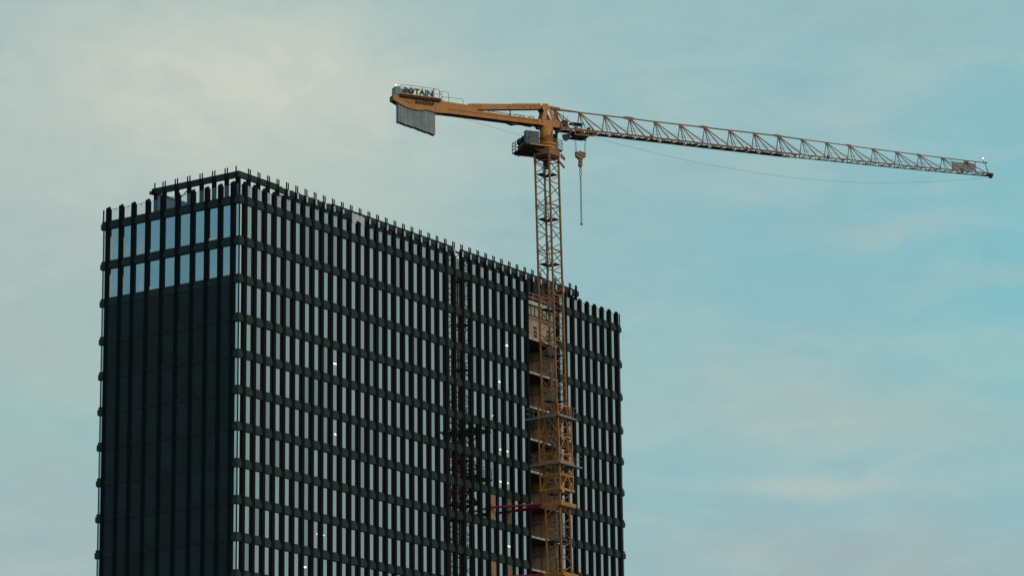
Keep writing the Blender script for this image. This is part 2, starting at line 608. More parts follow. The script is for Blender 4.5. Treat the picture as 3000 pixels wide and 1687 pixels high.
# glazed corners
for cx_, cy_, ex, ey in ((GL, GL, 1, 1), (GL, WL - GL, 1, -1), (WR - GL, GL, -1, 1)):
    b = MB().use(M_FIN)
    b.box(min(cx_, cx_ + .10 * ex), max(cx_, cx_ + .10 * ex), min(cy_, cy_ + .10 * ey), max(cy_, cy_ + .10 * ey), -GZ, .0)
    b.build('corner_post', None, tower)
low = MB()
for r in range(len(LV) - 1):
    z1, z0 = LV[r], LV[r + 1] + BH + .10
    e, y, x = .735, WL - GL, WR - GL
    for (xa_, ya_), (xb_, yb_) in (((GL, .26), (GL, e)), ((.26, GL), (e, GL)), ((GL, y - .1), (GL, y - .53)), ((.26, y), (3.0, y)),
                                   ((x, .26), (x, 2.5)), ((WR - .26, GL), (WR - .66, GL))):
        b = MB() if r < 10 else low
        b.add([(xa_, ya_, z0), (xa_, ya_, z1), (xb_, yb_, z1), (xb_, yb_, z0)], [(0, 1, 2, 3)])
        if r < 10:
            b.build('corner_pane', M_CORNERN if max(xa_, xb_, ya_, yb_) < 1 else M_CORNER, tower)
tag(low.build('corner_pane', M_CORNER, tower), kind='stuff')

# floors, core and the far walls
b = MB().use(M_CORE)
for i, z in enumerate(LV):
    b.box(.22, FINX[32] + .1, .22, WL - .22, z + .12, z + .55)
    b.box(FINX[32] + .1, FINX[36] - .1, 4.2, WL - .22, z + .12, z + .55)
    b.box(FINX[36] - .1, WR - .22, .22, WL - .22, z + .12, z + .55)
b.build('floor_slabs', None, tower)
b = MB().use(M_CORE)
b.box(4.5, WR - 4.5, 7.0, WL - 4.0, -GZ, .1)
b.box(3.0, WR - 2.6, WL - .5, WL - .15, -GZ, 0)
b.box(WR - .4, WR - .15, 2.5, WL - .5, -GZ, 0)
b.build('core', None, tower)
b = MB().use(M_ROOF)
b.box(.2, WR - .2, .25, WL - .2, .56, .66)
b.build('roof', None, tower)

# ---------------------------------------------------------------- open shaft in the long facade
b = MB()
xa, xb = SX0 + .02, SX1 - .02
b.use(M_PLY).box(xa, xb, 4.0, 4.15, -GZ, -4.3)
b.use(M_PLY).box(xb - .02, xb + .1, .25, 4.0, -GZ, -4.3)
b.use(M_PLY).box(xa - .1, xa + .02, .25, 4.0, -GZ, -4.3)
for i in range(1, len(LV)):                     # timber joints on the walls
    z = LV[i]
    b.use(M_DARKWOOD)
    for yy in (1.2, 2.4, 3.3):
        b.box(xb - .03, xb - .018, yy, yy + .05, z - 3.4, z - .15)
    b.box(xb - .03, xb - .018, .3, 3.9, z - 1.25, z - 1.18)
    for xx in (xa + 1.4, xa + 2.7, xa + 4.1):
        b.box(xx, xx + .06, 3.985, 3.999, z - 3.4, z - .15)
    b.use(M_PLY2).box(xb - .034, xb - .02, 1.3, 2.36, z - 3.2, z - 1.4)
    b.box(xa + 1.5, xa + 2.65, 3.97, 3.995, z - 3.3, z - 1.2)
b.build('shaft_lining', None, tower)
for i in range(1, len(LV)):
    z = LV[i]
    b = MB().use(M_CONC)
    b.box(xa, xb, .03, .22, z - .14, z + .06)
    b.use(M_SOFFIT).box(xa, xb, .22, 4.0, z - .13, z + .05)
    b.use(M_DARKWOOD)
    for k in range(5):
        xx = xa + .7 + k * 1.05
        b.box(xx, xx + .3, .024, .028, z - .05, z + .02)
    b.build('floor_edge', None, tower)
b = MB().use(M_CONC)                            # the closed top storey of the shaft
b.box(xa, xb, .03, .6, -.30, .08)
b.use(M_PLY2).box(xa, xb, .22, .34, -4.0, -1.96)
b.use(M_DARKWOOD).box(xa, xb, .20, .34, -1.62, -1.40)
b.box(xa, xb, .34, .5, -1.4, -.3)
b.use(M_PLY).box(xa, xb, .12, .34, -1.74, -1.64)
b.box(xa, xb, .14, .34, -1.96, -1.86)
b.use(M_DARKWOOD).box(xa, xb, .25, .34, -1.86, -1.74)
for k in range(8):
    xx = xa + .25 + k * .75
    b.use(M_WHITE).box(xx, xx + .09, .26, .33, -1.4, -.3)
    b.use(M_PLY2).box(xx + .2, xx + .6, .33, .338, -1.4, -.3)
b.use(M_DARKWOOD)
for z in (-2.86, -3.30, -3.76):
    b.box(50.4, 51.05, .208, .219, z, z + .30)
    b.box(52.9, 53.3, .208, .219, z, z + .30)
for xx in (49.9, 51.3, 52.4, 53.7):
    b.box(xx, xx + .03, .212, .219, -4.0, -1.96)
b.box(xa, xb, .212, .219, -3.42, -3.38)
b.build('timber_infill', None, tower)

# ---------------------------------------------------------------- parapet glass between the fins
for i in range(44):
    if i in (32, 33, 34, 35):
        continue
    a, c = FINX[i] + .22, FINX[i + 1] - .22
    b = MB().use(M_PARAR)
    b.add([(a, GL - .02, .72), (c, GL - .02, .72), (c, GL - .02, 1.90), (a, GL - .02, 1.90)], [(0, 1, 2, 3)])
    b.use(M_RAIL).box(a, c, GL - .04, GL, 1.90, 1.93)
    b.build('parapet_pane', None, tower)
for i in range(9):
    a, c = FINY[i] + .22, FINY[i + 1] - .22
    b = MB().use(M_PARAL)
    x = GL - .02
    b.add([(x, a, .72), (x, a, 1.90), (x, c, 1.90), (x, c, .72)], [(0, 1, 2, 3)])
    b.use(M_RAIL).box(x - .02, x + .02, a, c, 1.90, 1.925)
    b.box(x - .03, x + .03, (a + c) / 2 - .02, (a + c) / 2 + .02, 1.76, 1.90)
    b.build('parapet_pane', None, tower)
for a, c in ((WL - .66, WL - .28), (.28, .7)):
    MB().use(M_PARAL).add([(GL, a, .72), (GL, a, 1.9), (GL, c, 1.9), (GL, c, .72)], [(0, 1, 2, 3)]).build('parapet_pane', None, tower)
b = MB().use(M_PARAR)
b.add([(.28, GL, .72), (.7, GL, .72), (.7, GL, 1.9), (.28, GL, 1.9)], [(0, 1, 2, 3)])
b.build('parapet_pane', None, tower)
b = MB().use(M_FIN)
b.box(.1, .2, WL - .24, WL - .14, .6, 2.0)
b.box(WR - .2, WR - .1, .1, .2, .6, 2.05)
b.build('parapet_post', None, tower)

# ---------------------------------------------------------------- set-back roof storey
PX0, PX1, PY0, PY1 = 4.12, 64.3, 3.484, 14.55
ZB0, ZB1 = 4.03, 4.63
pent = MB().use(M_BAND)
# the front beam, with the stretches where the cap is still missing
FX = [5.721 + 1.5 * k for k in range(39)]
pent.box(PX0, FX[3] + .1, PY0, PY0 + .3, ZB0, ZB1)
pent.box(FX[3] + .1, FX[9] - .1, PY0 + .05, PY0 + .3, ZB0 - .1, ZB1 - .16)
pent.box(FX[9] - .1, FX[23] - .15, PY0, PY0 + .3, ZB0, ZB1)
pent.box(FX[23] - .15, FX[24] + .0, PY0 + .1, PY0 + .3, ZB0 + .1, ZB1 - .35)
pent.box(FX[24] + .0, PX1, PY0, PY0 + .3, ZB0, ZB1)
pent.box(PX0, PX0 + .3, PY0 + .3, PY1, ZB0, ZB1)
pent.box(PX0 - .15, PX0 + .1, PY1 - .06, PY1 + .16, ZB0 + .02, ZB1 - .28)
pent.box(PX1, PX1 + .35, PY0 + .05, PY0 + .35, ZB0 - .02, ZB1 - .08)
pent.box(PX0, PX1, PY1 - .3, PY1, ZB0, ZB1 - .3)
pent.box(PX1 - .3, PX1, PY0 + .3, PY1 - .3, ZB0, ZB1 - .3)
for x in (FX[3] + .6, FX[4] + .2, FX[4] + .9, FX[5] + .5, FX[6] + .4, FX[6] + 1.1, FX[7] + .6, FX[8] + .2, FX[8] + .9):
    pent.box(x, x + .18, PY0 + .08, PY0 + .25, ZB1 - .16, ZB1 - .06)
pent.build('roof_beam', None, tower)
b = MB().use(M_FIN)
b.cyl((PX0 + .32, PY0 + .32), .24, .24, .6, ZB0, 16)
b.box(PX0 + .05, PX0 + .3, PY1 - .5, PY1 - .25, .6, ZB0)
b.box(PX1 - .3, PX1 - .05, PY0 + .05, PY0 + .3, .6, ZB0)
b.build('corner_column', None, tower)
for k, X in enumerate(FX):
    b = MB().use(M_FIN)
    y = PY0 - .06
    b.box(X - .19, X - .10, y, y + .1, 3.4, 5.15)
    b.box(X + .10, X + .19, y, y + .1, 3.4, 5.12)
    b.box(X - .17, X - .02, y + .005, PY0 + .25, .6, ZB0 - .02)
    b.box(X + .02, X + .17, y + .005, PY0 + .25, .6, ZB0 - .02)
    b.box(X - .14, X + .14, PY0 + .1, PY0 + .22, .6, ZB0 - .02)
    o = b.build('roof_post', None, tower)
    if k >= 4:
        MB().use(M_TAG).box(X + .02, X + .26, y - .02, y - .005, 3.80 + .03 * (k % 2), 4.40).build('pale_bracket', None, o)
PYS = [5.063 + 1.574 * j for j in range(6)]
for Y in PYS:
    b = MB().use(M_FIN)
    x = PX0 - .06
    b.box(x, x + .1, Y - .19, Y - .10, 3.4, 5.15)
    b.box(x, x + .1, Y + .10, Y + .19, 3.4, 5.12)
    b.box(x + .005, PX0 + .25, Y - .17, Y - .02, .6, ZB0 - .02)
    b.box(x + .005, PX0 + .25, Y + .02, Y + .17, .6, ZB0 - .02)
    b.build('roof_post', None, tower)
for Y in (3.83, 14.12):
    MB().use(M_FIN).box(PX0 - .06, PX0 + .04, Y - .05, Y + .05, 3.4, 5.15).build('roof_post', None, tower)
b = MB().use(M_FIN)
b.box(PX1 - .5, PX1 - .42, PY0 - .06, PY0 + .04, 3.4, 5.12)
b.box(PX1 - .28, PX1 - .2, PY0 - .06, PY0 + .04, 3.4, 5.12)
b.build('roof_post', None, tower)
# dark panels that close the roof storey from the fourth bay on
for k in range(3, 38):
    a, c = FX[k] + .18, FX[k + 1] - .18
    b = MB()
    if k == 3:
        b.use(M_PANEL).box(a, c, PY0 + .12, PY0 + .18, .7, 3.1)
        b.use(M_BOARD).box(a, c, PY0 + .1, PY0 + .16, 3.35, 3.75)
    elif k == 23:
        b.use(M_PANEL).box(a, c, PY0 + .12, PY0 + .18, .7, 2.3)
        b.use(M_WHITE)
        for j in range(4):
            b.box(a + .1, a + .5, PY0 + .12, PY0 + .18, 2.4 + j * .36, 2.56 + j * .36)
        b.use(M_FIN).bar((a, PY0 + .2, 3.2), (c, PY0 + .2, 4.1), .06)
    else:
        b.use(M_BAND if k > 18 and k % 3 else M_PANEL).box(a, c, PY0 + .12, PY0 + .18, .7, ZB0 - .01)
    b.build('roof_wall_panel', None, tower)
b = MB().use(M_TEAL)                             # far wall of the roof storey
b.box(PX0 + .3, PX1, PY1 - .28, PY1 - .18, .66, ZB0)
b.use(M_PALE)
b.box(PX0 + 1.0, PX0 + 2.5, PY1 - .30, PY1 - .285, .7, 2.9)
b.box(PX0 + 5.2, PX0 + 7.6, PY1 - .30, PY1 - .285, .7, 2.6)
b.box(PX0 + 8.6, PX0 + 8.9, PY1 - .30, PY1 - .285, .7, 2.9)
b.build('far_wall', None, tower)
b = MB().use(M_FIN)                              # temporary braces
b.bar((PX0 + .4, PYS[4], 3.1), (PX0 + .4, PYS[3] + .2, 4.05), .07)
b.bar((PX0 + .5, PYS[0], 3.6), (PX0 + 3, PYS[0] - .8, 3.75), .05)
b.bar((PX0 + 1.5, PYS[3] + .5, 1.9), (PX0 + 1.5, PYS[0] - 1.0, 1.6), .07)
b.bar((PX0 + 2.6, 3.9, 2.6), (PX0 + 5.6, 6.5, 1.2), .07)
b.bar((PX0 + 3.6, 4.4, 3.4), (PX0 + 5.2, 5.6, 1.0), .05)
b.build('temporary_brace', None, tower)

# ================================================================== small things on and in the building
rb = root('roof_cabinet', (21.4, 2.6, .66), 'pale concrete-panelled box standing in front of the dark roof storey', 'plant box')
MB().use(M_TAG).box(20.44, 21.60, 2.0, 3.1, .66, 3.72).use(M_DARKWOOD).box(20.5, 21.56, 1.992, 1.998, 2.3, 2.33).build('wall_panel', None, rb)
MB().use(M_TAG).box(21.63, 22.5, 2.0, 3.1, .66, 3.66).use(M_DARKWOOD).box(21.66, 22.46, 1.992, 1.998, 2.05, 2.08).build('wall_panel', None, rb)
MB().use(M_CAB).box(20.36, 20.43, 2.0, 3.2, .66, 3.78).use(M_WHITE).box(20.345, 20.358, 2.45, 2.65, 2.75, 3.05).build('side_panel', None, rb)

rv = root('roof_vent', (.9, 14.05, .66), 'tiny dark twin vent pipe standing behind the clear left parapet glass', 'vent')
b = MB().use(M_FIN)
b.cyl((.9, 14.0), .05, .05, .66, 1.25, 8).cyl((.9, 14.25), .05, .05, .66, 1.25, 8)
b.build('pipe', None, rv)
MB().use(M_FIN).box(.8, 1.0, 13.9, 14.35, 1.25, 1.32).build('cap', None, rv)

gr = root('guardrail', ((xa + xb) / 2, .12, .08), 'red and white temporary guardrail on the slab above the open timber shaft', 'guardrail')
b = MB().use(M_RED)
b.bar((xa, .1, .92), (xb, .1, .92), .10, .10)
b.bar((xa, .1, .42), (xb, .1, .42), .12, .14)
b.build('rail', None, gr)
for X in (50.25, 51.9, 53.5):
    MB().use(M_WHITE).bar((X, .16, .08), (X, .16, 1.0), .08).build('post', None, gr)

LAMPS = [(48.163, 2.2, -4.841),(46.912, 2.2, -9.043),(45.495, 2.2, -12.966),(46.916, 2.2, -16.348),(48.03, 2.2, -16.35),(46.955, 2.2, -19.799),(48.017, 2.2, -19.795),(48.292, 2.2, -26.523),(15.251, 2.2, -29.695),(16.095, 2.2, -29.696),(13.108, 2.2, -33.172),(18.024, 2.2, -12.268),(18.247, 2.2, -19.377)]
LL = ['bright bar lamp behind the glass just left of the open shaft, highest of the lamps',
      'bar lamp one window left and one storey below the highest lamp',
      'small round lamp alone in its storey, left of the open shaft',
      'left and longer lamp of the upper pair left of the open shaft',
      'right and smaller lamp of the upper pair left of the open shaft',
      'left and brighter lamp of the lower pair above the boarded windows',
      'right and smaller lamp of the lower pair above the boarded windows',
      'long bright tube lamp two storeys below the red tie beams',
      'round lamp low on the left part of the long facade, left of a fainter one',
      'faint dot lamp low on the left part of the long facade',
      'round lamp at the bottom edge of the photo, lowest of all lamps',
      'higher of two long lamps in one column, left middle of the long facade',
      'lower of two long lamps in one column, left middle of the long facade']
LS = [(.32, .07), (.30, .06), (.16, .07), (.24, .06), (.14, .06), (.30, .08), (.14, .07), (.55, .06), (.15, .08), (.08, .05), (.2, .09), (.42, .07), (.42, .07)]
for (x, y, z), lb, (lw, lh) in zip(LAMPS, LL, LS):
    r = root('work_lamp', (x, y, z), lb, 'lamp', 'lit lamps seen through the office windows')
    MB().use(M_LAMP).box(x - lw, x + lw, y - .08, y + .08, z - lh, z + lh).build('tube', None, r)
    b = MB().use(M_FIN).box(x - lw - .03, x + lw + .03, y - .1, y + .1, z + lh, z + lh + .05)
    b.bar((x, y, z + lh), (x, y, z + lh + .45), .02)
    b.build('hanger', None, r)

# ================================================================== tower crane
MX, MY = 45.0, -5.75
YAW = math.radians(-30)
U = Vector((math.cos(YAW), math.sin(YAW), 0))
V = Vector((-math.sin(YAW), math.cos(YAW), 0))


def K(s, v, z):
    """crane frame: s along the jib, v sideways (away from the viewer), z up"""
    p = U * s + V * v
    return (MX + p.x, MY + p.y, z)


def AX(z):
    """the mast leans back a little towards the counterweights"""
    s = -.12 - .0182 * z
    return MX + U.x * s, MY + U.y * s


crane = root('tower_crane', (*AX(-GZ), -GZ), 'yellow-brown tower crane with long lattice jib and concrete counterweights in front of the office tower', 'crane')
HM = .9
CN = [(-HM, HM), (-HM, -HM), (HM, -HM), (HM, HM)]          # left, near, right, back leg


def leg(i, z, h=HM):
    c = CN[i % 4]
    a = AX(z)
    return (a[0] + c[0] * h / HM, a[1] + c[1] * h / HM, z)


SEC = 4.9
zt = 13.45
zs = [zt - SEC * k for k in range(21)]
zs[-1] = -GZ
for k, (z1, z0) in enumerate(zip(zs[:-1], zs[1:])):
    z0 = max(z0, -GZ)
    mast = MB().use(M_YELM)
    for i in range(4):
        mast.bar(leg(i, z0), leg(i, z1), .17)
        mast.bar(leg(i, z1 - .16), leg(i, z1 + .0), .20)
    mo = mast.build('mast_section', None, crane)
    br = MB().use(M_YELM)
    for i in range(4):
        j = i + 1
        ofs = 0
        step = SEC / 2
        for q in range(2):
            za = z1 - .12 - q * step
            n1 = za - .12
            n2 = za - step / 2 - .12
            br.bar(leg(i, n1), leg(j, n2 + .16), .10, .10, 6)
            br.bar(leg(j, n2 - .12), leg(i, za - step + .14), .10, .10, 6)
        br.bar(leg(i, z1 - .05), leg(j, z1 - .05), .085)
    br.build('bracing', None, mo)
    # resting platform and ladder
    zp = z1 - 1.45
    pl = MB().use(M_RUST)
    a = AX(zp)
    pl.box(a[0] - .15, a[0] + .82, a[1] - .82, a[1] + .82, zp - .04, zp)
    pl.box(a[0] - .82, a[0] - .15, a[1] + .1, a[1] + .82, zp - .04, zp)
    pl.use(M_RAIL)
    for i in range(4):
        pl.bar((a[0] + CN[i][0] * .9, a[1] + CN[i][1] * .9, zp + .02), (a[0] + CN[(i + 1) % 4][0] * .9, a[1] + CN[(i + 1) % 4][1] * .9, zp + .02), .06)
    pl.build('rest_platform', None, mo)
    ld = MB().use(M_GALV)
    ya, yb = .55, .05
    p0 = (a[0] - .05, a[1] + ya, zp + .9)
    p1 = (a[0] + .35, a[1] + yb, zp - SEC + .1)
    for dx in (-.19, .19):
        ld.bar((p0[0] + dx, p0[1] + dx * .6, p0[2]), (p1[0] + dx, p1[1] + dx * .6, p1[2]), .055)
    for q in range(20):
        t = q / 19
        c = [p0[n] * (1 - t) + p1[n] * t for n in range(3)]
        ld.bar((c[0] - .19, c[1] - .11, c[2]), (c[0] + .19, c[1] + .11, c[2]), .035)
    for t in (.08, .5, .65, .8):
        c = [p0[n] * (1 - t) + p1[n] * t for n in range(3)]
        pts = [(c[0] + .3 * math.cos(h), c[1] - .1 - .32 * abs(math.sin(h)), c[2]) for h in [math.pi * n / 6 for n in range(7)]]
        ld.path(pts, .03)
    ld.build('ladder', None, mo)

# ---- climbing cage, its platforms and the collars tied to the building


def cagept(i, z, h):
    a = AX(z)
    sx, sy_ = [(-1, 1), (-1, -1), (1, -1), (1, 1)][i % 4]
    return (a[0] + sx * h, a[1] + sy_ * h, z)


cage = MB().use(M_YELB)
HC = 1.22
for i in range(4):
    cage.bar(cagept(i, -22.0, HC), cagept(i, -13.0, HC), .13)
    for z in (-13.1, -14.15, -16.4, -18.2, -19.1):
        cage.bar(cagept(i, z, HC), cagept(i + 1, z, HC), .10 if z != -19.1 else .34)
    for z1, z0 in ((-13.1, -14.15), (-14.4, -16.4), (-16.4, -18.2), (-18.2, -19.0)):
        p, q = Vector(cagept(i, z1, HC)), Vector(cagept(i + 1, z1, HC))
        r, t = Vector(cagept(i, z0, HC)), Vector(cagept(i + 1, z0, HC))
        mid = (p + q) / 2
        cage.bar(r, mid, .07)
        cage.bar(mid, t, .07)
    # K braces between the two lower rings
    p, q = Vector(cagept(i, -20.45, HC)), Vector(cagept(i + 1, -20.45, HC))
    r, t = Vector(cagept(i, -21.9, HC)), Vector(cagept(i + 1, -21.9, HC))
    cage.bar(p * .42 + q * .58, r * .95 + t * .05, .12)
    cage.bar(p * .42 + q * .58, r * .05 + t * .95, .12)
random.seed(7)
cage.use(M_RUST)
for n in range(70):                             # hydraulics, chains and hoses inside the cage
    z = random.uniform(-19.0, -13.4)
    a = AX(z)
    x, y = a[0] + random.uniform(-.8, .6), a[1] + random.uniform(-.6, .9)
    cage.bar((x, y, z), (x + random.uniform(-.5, .5), y + random.uniform(-.4, .4), z + random.uniform(-.9, .9)), random.choice((.04, .05, .08)))
cage.use(M_GALV)
for n in range(34):
    z = random.uniform(-22.8, -13.6)
    a = AX(z)
    x, y = a[0] + random.uniform(-.6, .5), a[1] + random.uniform(-.3, .9)
    cage.bar((x, y, z), (x + random.uniform(-.25, .25), y + random.uniform(-.3, .3), z + random.uniform(-1.1, 1.1)), .045)
cage.build('climbing_cage', None, crane)


def ring(name, z0, z1, h, m, th=.1):
    b = MB().use(m)
    a = AX(z1)
    x0, x1, y0, y1 = a[0] - h, a[0] + h, a[1] - h, a[1] + h
    b.box(x0, x0 + th, y0, y1, z0, z1).box(x1 - th, x1, y0, y1, z0, z1)
    b.box(x0 + th, x1 - th, y0, y0 + th, z0, z1).box(x0 + th, x1 - th, y1 - th, y1, z0, z1)
    return b.build(name, None, crane)


ring('cage_ring', -20.58, -20.36, 1.32, M_YELB)
ring('cage_ring', -22.1, -21.86, 1.34, M_YELB)
ring('tie_collar', -23.74, -23.32, 1.42, M_YELB, .16)
ring('tie_collar', -31.05, -30.66, 1.42, M_YELB, .16)


def deck(z, x0, x1, y0, y1, rails):
    a = AX(z)
    X0_, X1_, Y0_, Y1_ = a[0] + x0, a[0] + x1, a[1] + y0, a[1] + y1
    b = MB().use(M_GALV)
    h = 1.0
    b.box(X0_, X1_, Y0_, a[1] - h, z - .17, z).box(X0_, a[0] - h, a[1] - h, Y1_, z - .17, z)
    b.box(a[0] + h, X1_, a[1] - h, Y1_, z - .17, z).box(a[0] - h, a[0] + h, a[1] + h, Y1_, z - .17, z)
    o = b.build('work_platform', None, crane)
    b = MB().use(M_RAIL)
    for (p, q) in rails:
        P_, Q_ = Vector((a[0] + p[0], a[1] + p[1], z)), Vector((a[0] + q[0], a[1] + q[1], z))
        L = (Q_ - P_).length
        n = max(1, round(L / .9))
        for i in range(n + 1):
            c = P_.lerp(Q_, i / n)
            b.bar(c, c + Vector((0, 0, 1.1)), .045)
        for zz in (.55, 1.1):
            b.bar(P_ + Vector((0, 0, zz)), Q_ + Vector((0, 0, zz)), .045)
    b.build('railing', None, o)
    for i in range(4):
        b = MB().use(M_YELM)
        c = CN[i]
        b.bar((a[0] + c[0], a[1] + c[1], z - 1.2), (a[0] + c[0] * 1.9, a[1] + c[1] * 1.0, z - .12), .06)
        b.bar((a[0] + c[0], a[1] + c[1], z - 1.2), (a[0] + c[0] * 1.0, a[1] + c[1] * 1.9, z - .12), .06)
        b.build('bracket', None, o)


deck(-14.28, -1.55, 1.75, -1.62, 2.7, [((-1.5, 1.7), (-1.5, 2.65)), ((-1.5, 2.65), (1.7, 2.65)), ((1.7, -1.55), (1.7, 2.65)), ((1.2, -1.55), (1.7, -1.55))])
deck(-19.25, -1.65, 2.55, -1.6, 2.2, [((-1.6, 1.7), (-1.6, 2.15)), ((-1.6, 2.15), (2.5, 2.15)), ((2.5, -1.55), (2.5, 2.15)), ((1.5, -1.55), (2.5, -1.55))])

for z in (-23.5, -30.85):
    a = AX(z)
    for (p, q, th) in (((a[0] - 1.45, a[1] + 1.0, z + .06), (41.9, GL - .1, z), .20),
                       ((a[0] - .9, a[1] + 1.45, z - .02), (44.85, GL - .1, z - .06), .20),
                       ((a[0] + .5, a[1] + 1.45, z + .05), (45.1, GL - .1, z), .16)):
        b = MB().use(M_DKRED).bar(p, q, th + .06, th + .06, 10)
        b.bar((q[0] - .12, q[1], q[2] - .35), (q[0] - .12, q[1], q[2] + .35), .14)
        pv, qv = Vector(p), Vector(q)
        for t in (.12, .4, .7):
            c = pv.lerp(qv, t)
            d = (qv - pv).normalized() * .09
            b.bar(c - d, c + d, th + .14, th + .14, 10)
        b.build('tie_beam', None, crane)

# ---- slewing part
HS = -.385
b = MB().use(M_YEL)
ctr = K(-.36, 0, 0)
b.cyl((ctr[0], ctr[1]), .72, .74, 15.35, 17.25, 40)
b.use(M_YEL)
b.cyl((ctr[0], ctr[1]), .80, .80, 15.95 + .0, 16.0, 40)
b.build('slewing_column', None, crane, True)
col_o = bpy.data.objects[[o.name for o in crane.children if o.name.startswith('slewing_column')][0]]
for p_ in col_o.data.polygons:
    if abs(p_.normal.z) > .5:
        p_.use_smooth = False
b = MB().use(M_RUST)
cx0, cy0 = ctr[0] - .75 * (U + V * 0).x, ctr[1]
mk = lambda s, z, w_, h_: b.add([K(s - w_ / 2, -.735, z), K(s + w_ / 2, -.735, z), K(s + w_ / 2, -.735, z + h_), K(s - w_ / 2, -.735, z + h_)], [(0, 1, 2, 3)])
# faded emblem: a tall narrow triangle over two worn bars, hugging the round column


def oncol(t, z):
    a = math.radians(-120 + t)
    return (ctr[0] + .752 * math.cos(a), ctr[1] + .752 * math.sin(a), z)


b.add([oncol(14, 16.22), oncol(30, 16.22), oncol(22, 16.85)], [(0, 1, 2)])
for t0 in range(-24, 44, 8):
    b.add([oncol(t0, 15.98), oncol(t0 + 5, 15.98), oncol(t0 + 5, 16.15), oncol(t0, 16.15)], [(0, 1, 2, 3)])
b.build('faded_emblem', None, col_o)
b = MB().use(M_YEL)
b.cyl((ctr[0] + .1, ctr[1]), 1.02, 1.02, 15.18, 15.42, 40)
b.use(M_RUST).cyl((ctr[0] + .1, ctr[1]), .93, .93, 15.08, 15.18, 40)
b.use(M_YEL).cyl((ctr[0] + .1, ctr[1]), .98, 1.0, 14.72, 15.08, 40)
b.build('slewing_ring', None, crane)
b = MB().use(M_YELM)                             # pedestal on top of the mast
a = AX(13.6)
n_ = 4
top = [(a[0] + sx * 1.02, a[1] + sy_ * 1.02, 14.68) for sx, sy_ in ((-1, -1), (1, -1), (1, 1), (-1, 1))]
bot = [(a[0] + sx * 1.02, a[1] + sy_ * 1.02, 14.0) for sx, sy_ in ((-1, -1), (1, -1), (1, 1), (-1, 1))]
b.add(top + bot, [(0, 1, 2, 3), (4, 5, 6, 7), (0, 1, 5, 4), (1, 2, 6, 5), (2, 3, 7, 6), (3, 0, 4, 7)])
for i in range(4):
    b.bar(leg(i, 13.3), leg(i, 14.1), .2)
b.use(M_RUST)
b.box(a[0] - .9, a[0] + .9, a[1] - .9, a[1] + .9, 13.72, 13.99)
b.box(a[0] - .15, a[0] + .15, a[1] - .2, a[1] + .2, 12.6, 13.75)
b.use(M_YELM)
b.prism([(1.0, 13.95), (1.5, 13.65), (1.5, 13.9), (1.05, 14.35)], -.7, -.5)
b.bar((a[0] + .7, a[1] - 1.0, 13.6), (a[0] + 1.9, a[1] - 1.0, 13.05), .16, .16)
b.build('pedestal', None, crane)

# machinery platform round the column
b = MB().use(M_RUST)
b.prism([(-2.9, 14.84), (-.2, 14.84), (-.2, 14.94), (-2.9, 14.94)], -.95, 3.2)
for v in (-.6, .4, 1.4, 2.4, 3.0):
    b.bar(K(-2.7, v, 14.74), K(-.2, v, 14.78), .12)
for v in (1.6, 2.2, 2.8):
    b.bar(K(-2.3, v, 14.5), K(-2.3, v, 14.8), .08)
b.bar(K(-2.6, .2, 14.72), K(-1.0, 0, 13.95), .14)
b.bar(K(-2.4, 2.0, 14.72), K(-1.0, .8, 13.95), .14)
b.prism([(-2.2, 14.6), (-.6, 14.0), (-.6, 14.84), (-2.6, 14.84)], -.5, .9)
b.prism([(.1, 14.86), (1.5, 14.86), (1.5, 14.94), (.1, 14.94)], -.15, 1.7)
b.bar(K(1.4, -.1, 14.8), K(.6, .2, 14.3), .1)
b.use(M_YEL)
b.prism([(-2.75, 14.82), (-.15, 14.82), (-.15, 14.97), (-2.75, 14.97)], -1.0, -.96)
b.prism([(-2.8, 14.82), (-2.76, 14.82), (-2.76, 14.97), (-2.8, 14.97)], -1.0, 1.4)
mp_o = b.build('machinery_platform', None, crane)
b = MB().use(M_RAIL)


def rail(pts, hs=(.5, 1.0), d=.045, step=.9, z=14.95):
    for p, q in zip(pts[:-1], pts[1:]):
        P_, Q_ = Vector(K(*p, z)), Vector(K(*q, z))
        n = max(1, round((Q_ - P_).length / step))
        for i in range(n + 1):
            c = P_.lerp(Q_, i / n)
            b.bar(c, c + Vector((0, 0, hs[-1])), d)
        for h in hs:
            b.bar(P_ + Vector((0, 0, h)), Q_ + Vector((0, 0, h)), d)


rail([(-2.88, 1.6), (-2.88, 3.15), (-.3, 3.15)], (.35, .7, 1.05), .055)
rail([(-2.72, -.9), (-2.5, -.9)], (.5, 1.0))
rail([(.6, -.1), (1.45, -.1), (1.45, 1.65)], (.35, .7, 1.05))
b.build('railing', None, mp_o)
b = MB().use(M_CAB)
b.prism([(-3.0, 15.0), (-1.46, 15.0), (-1.46, 16.5), (-3.0, 16.5)], -.5, .05)
b.use(M_CABD)
for x0_, x1_, z0_, z1_ in ((-2.70, -2.25, 16.24, 16.31), (-2.70, -2.25, 16.0, 16.07), (-2.70, -2.62, 16.0, 16.31), (-2.78, -2.5, 15.62, 15.86), (-2.2, -2.175, 15.05, 16.45),
                           (-2.0, -1.5, 16.36, 16.44), (-1.83, -1.815, 15.1, 16.3), (-2.95, -1.5, 15.02, 15.10)):
    b.prism([(x0_, z0_), (x1_, z0_), (x1_, z1_), (x0_, z1_)], -.515, -.501)
b.build('electrical_cabinet', None, mp_o)
b = MB().use(M_DRUM)                             # hoist winch behind the cabinet
pr = [(-2.66 + .38 * math.cos(t), 15.72 + .38 * math.sin(t)) for t in [2 * math.pi * k / 24 for k in range(24)]]
b.prism(pr, .65, 1.5)
pr2 = [(-2.66 + .47 * math.cos(t), 15.72 + .47 * math.sin(t)) for t in [2 * math.pi * k / 24 for k in range(24)]]
b.prism(pr2, 1.5, 1.56)
b.prism(pr2, .59, .65)
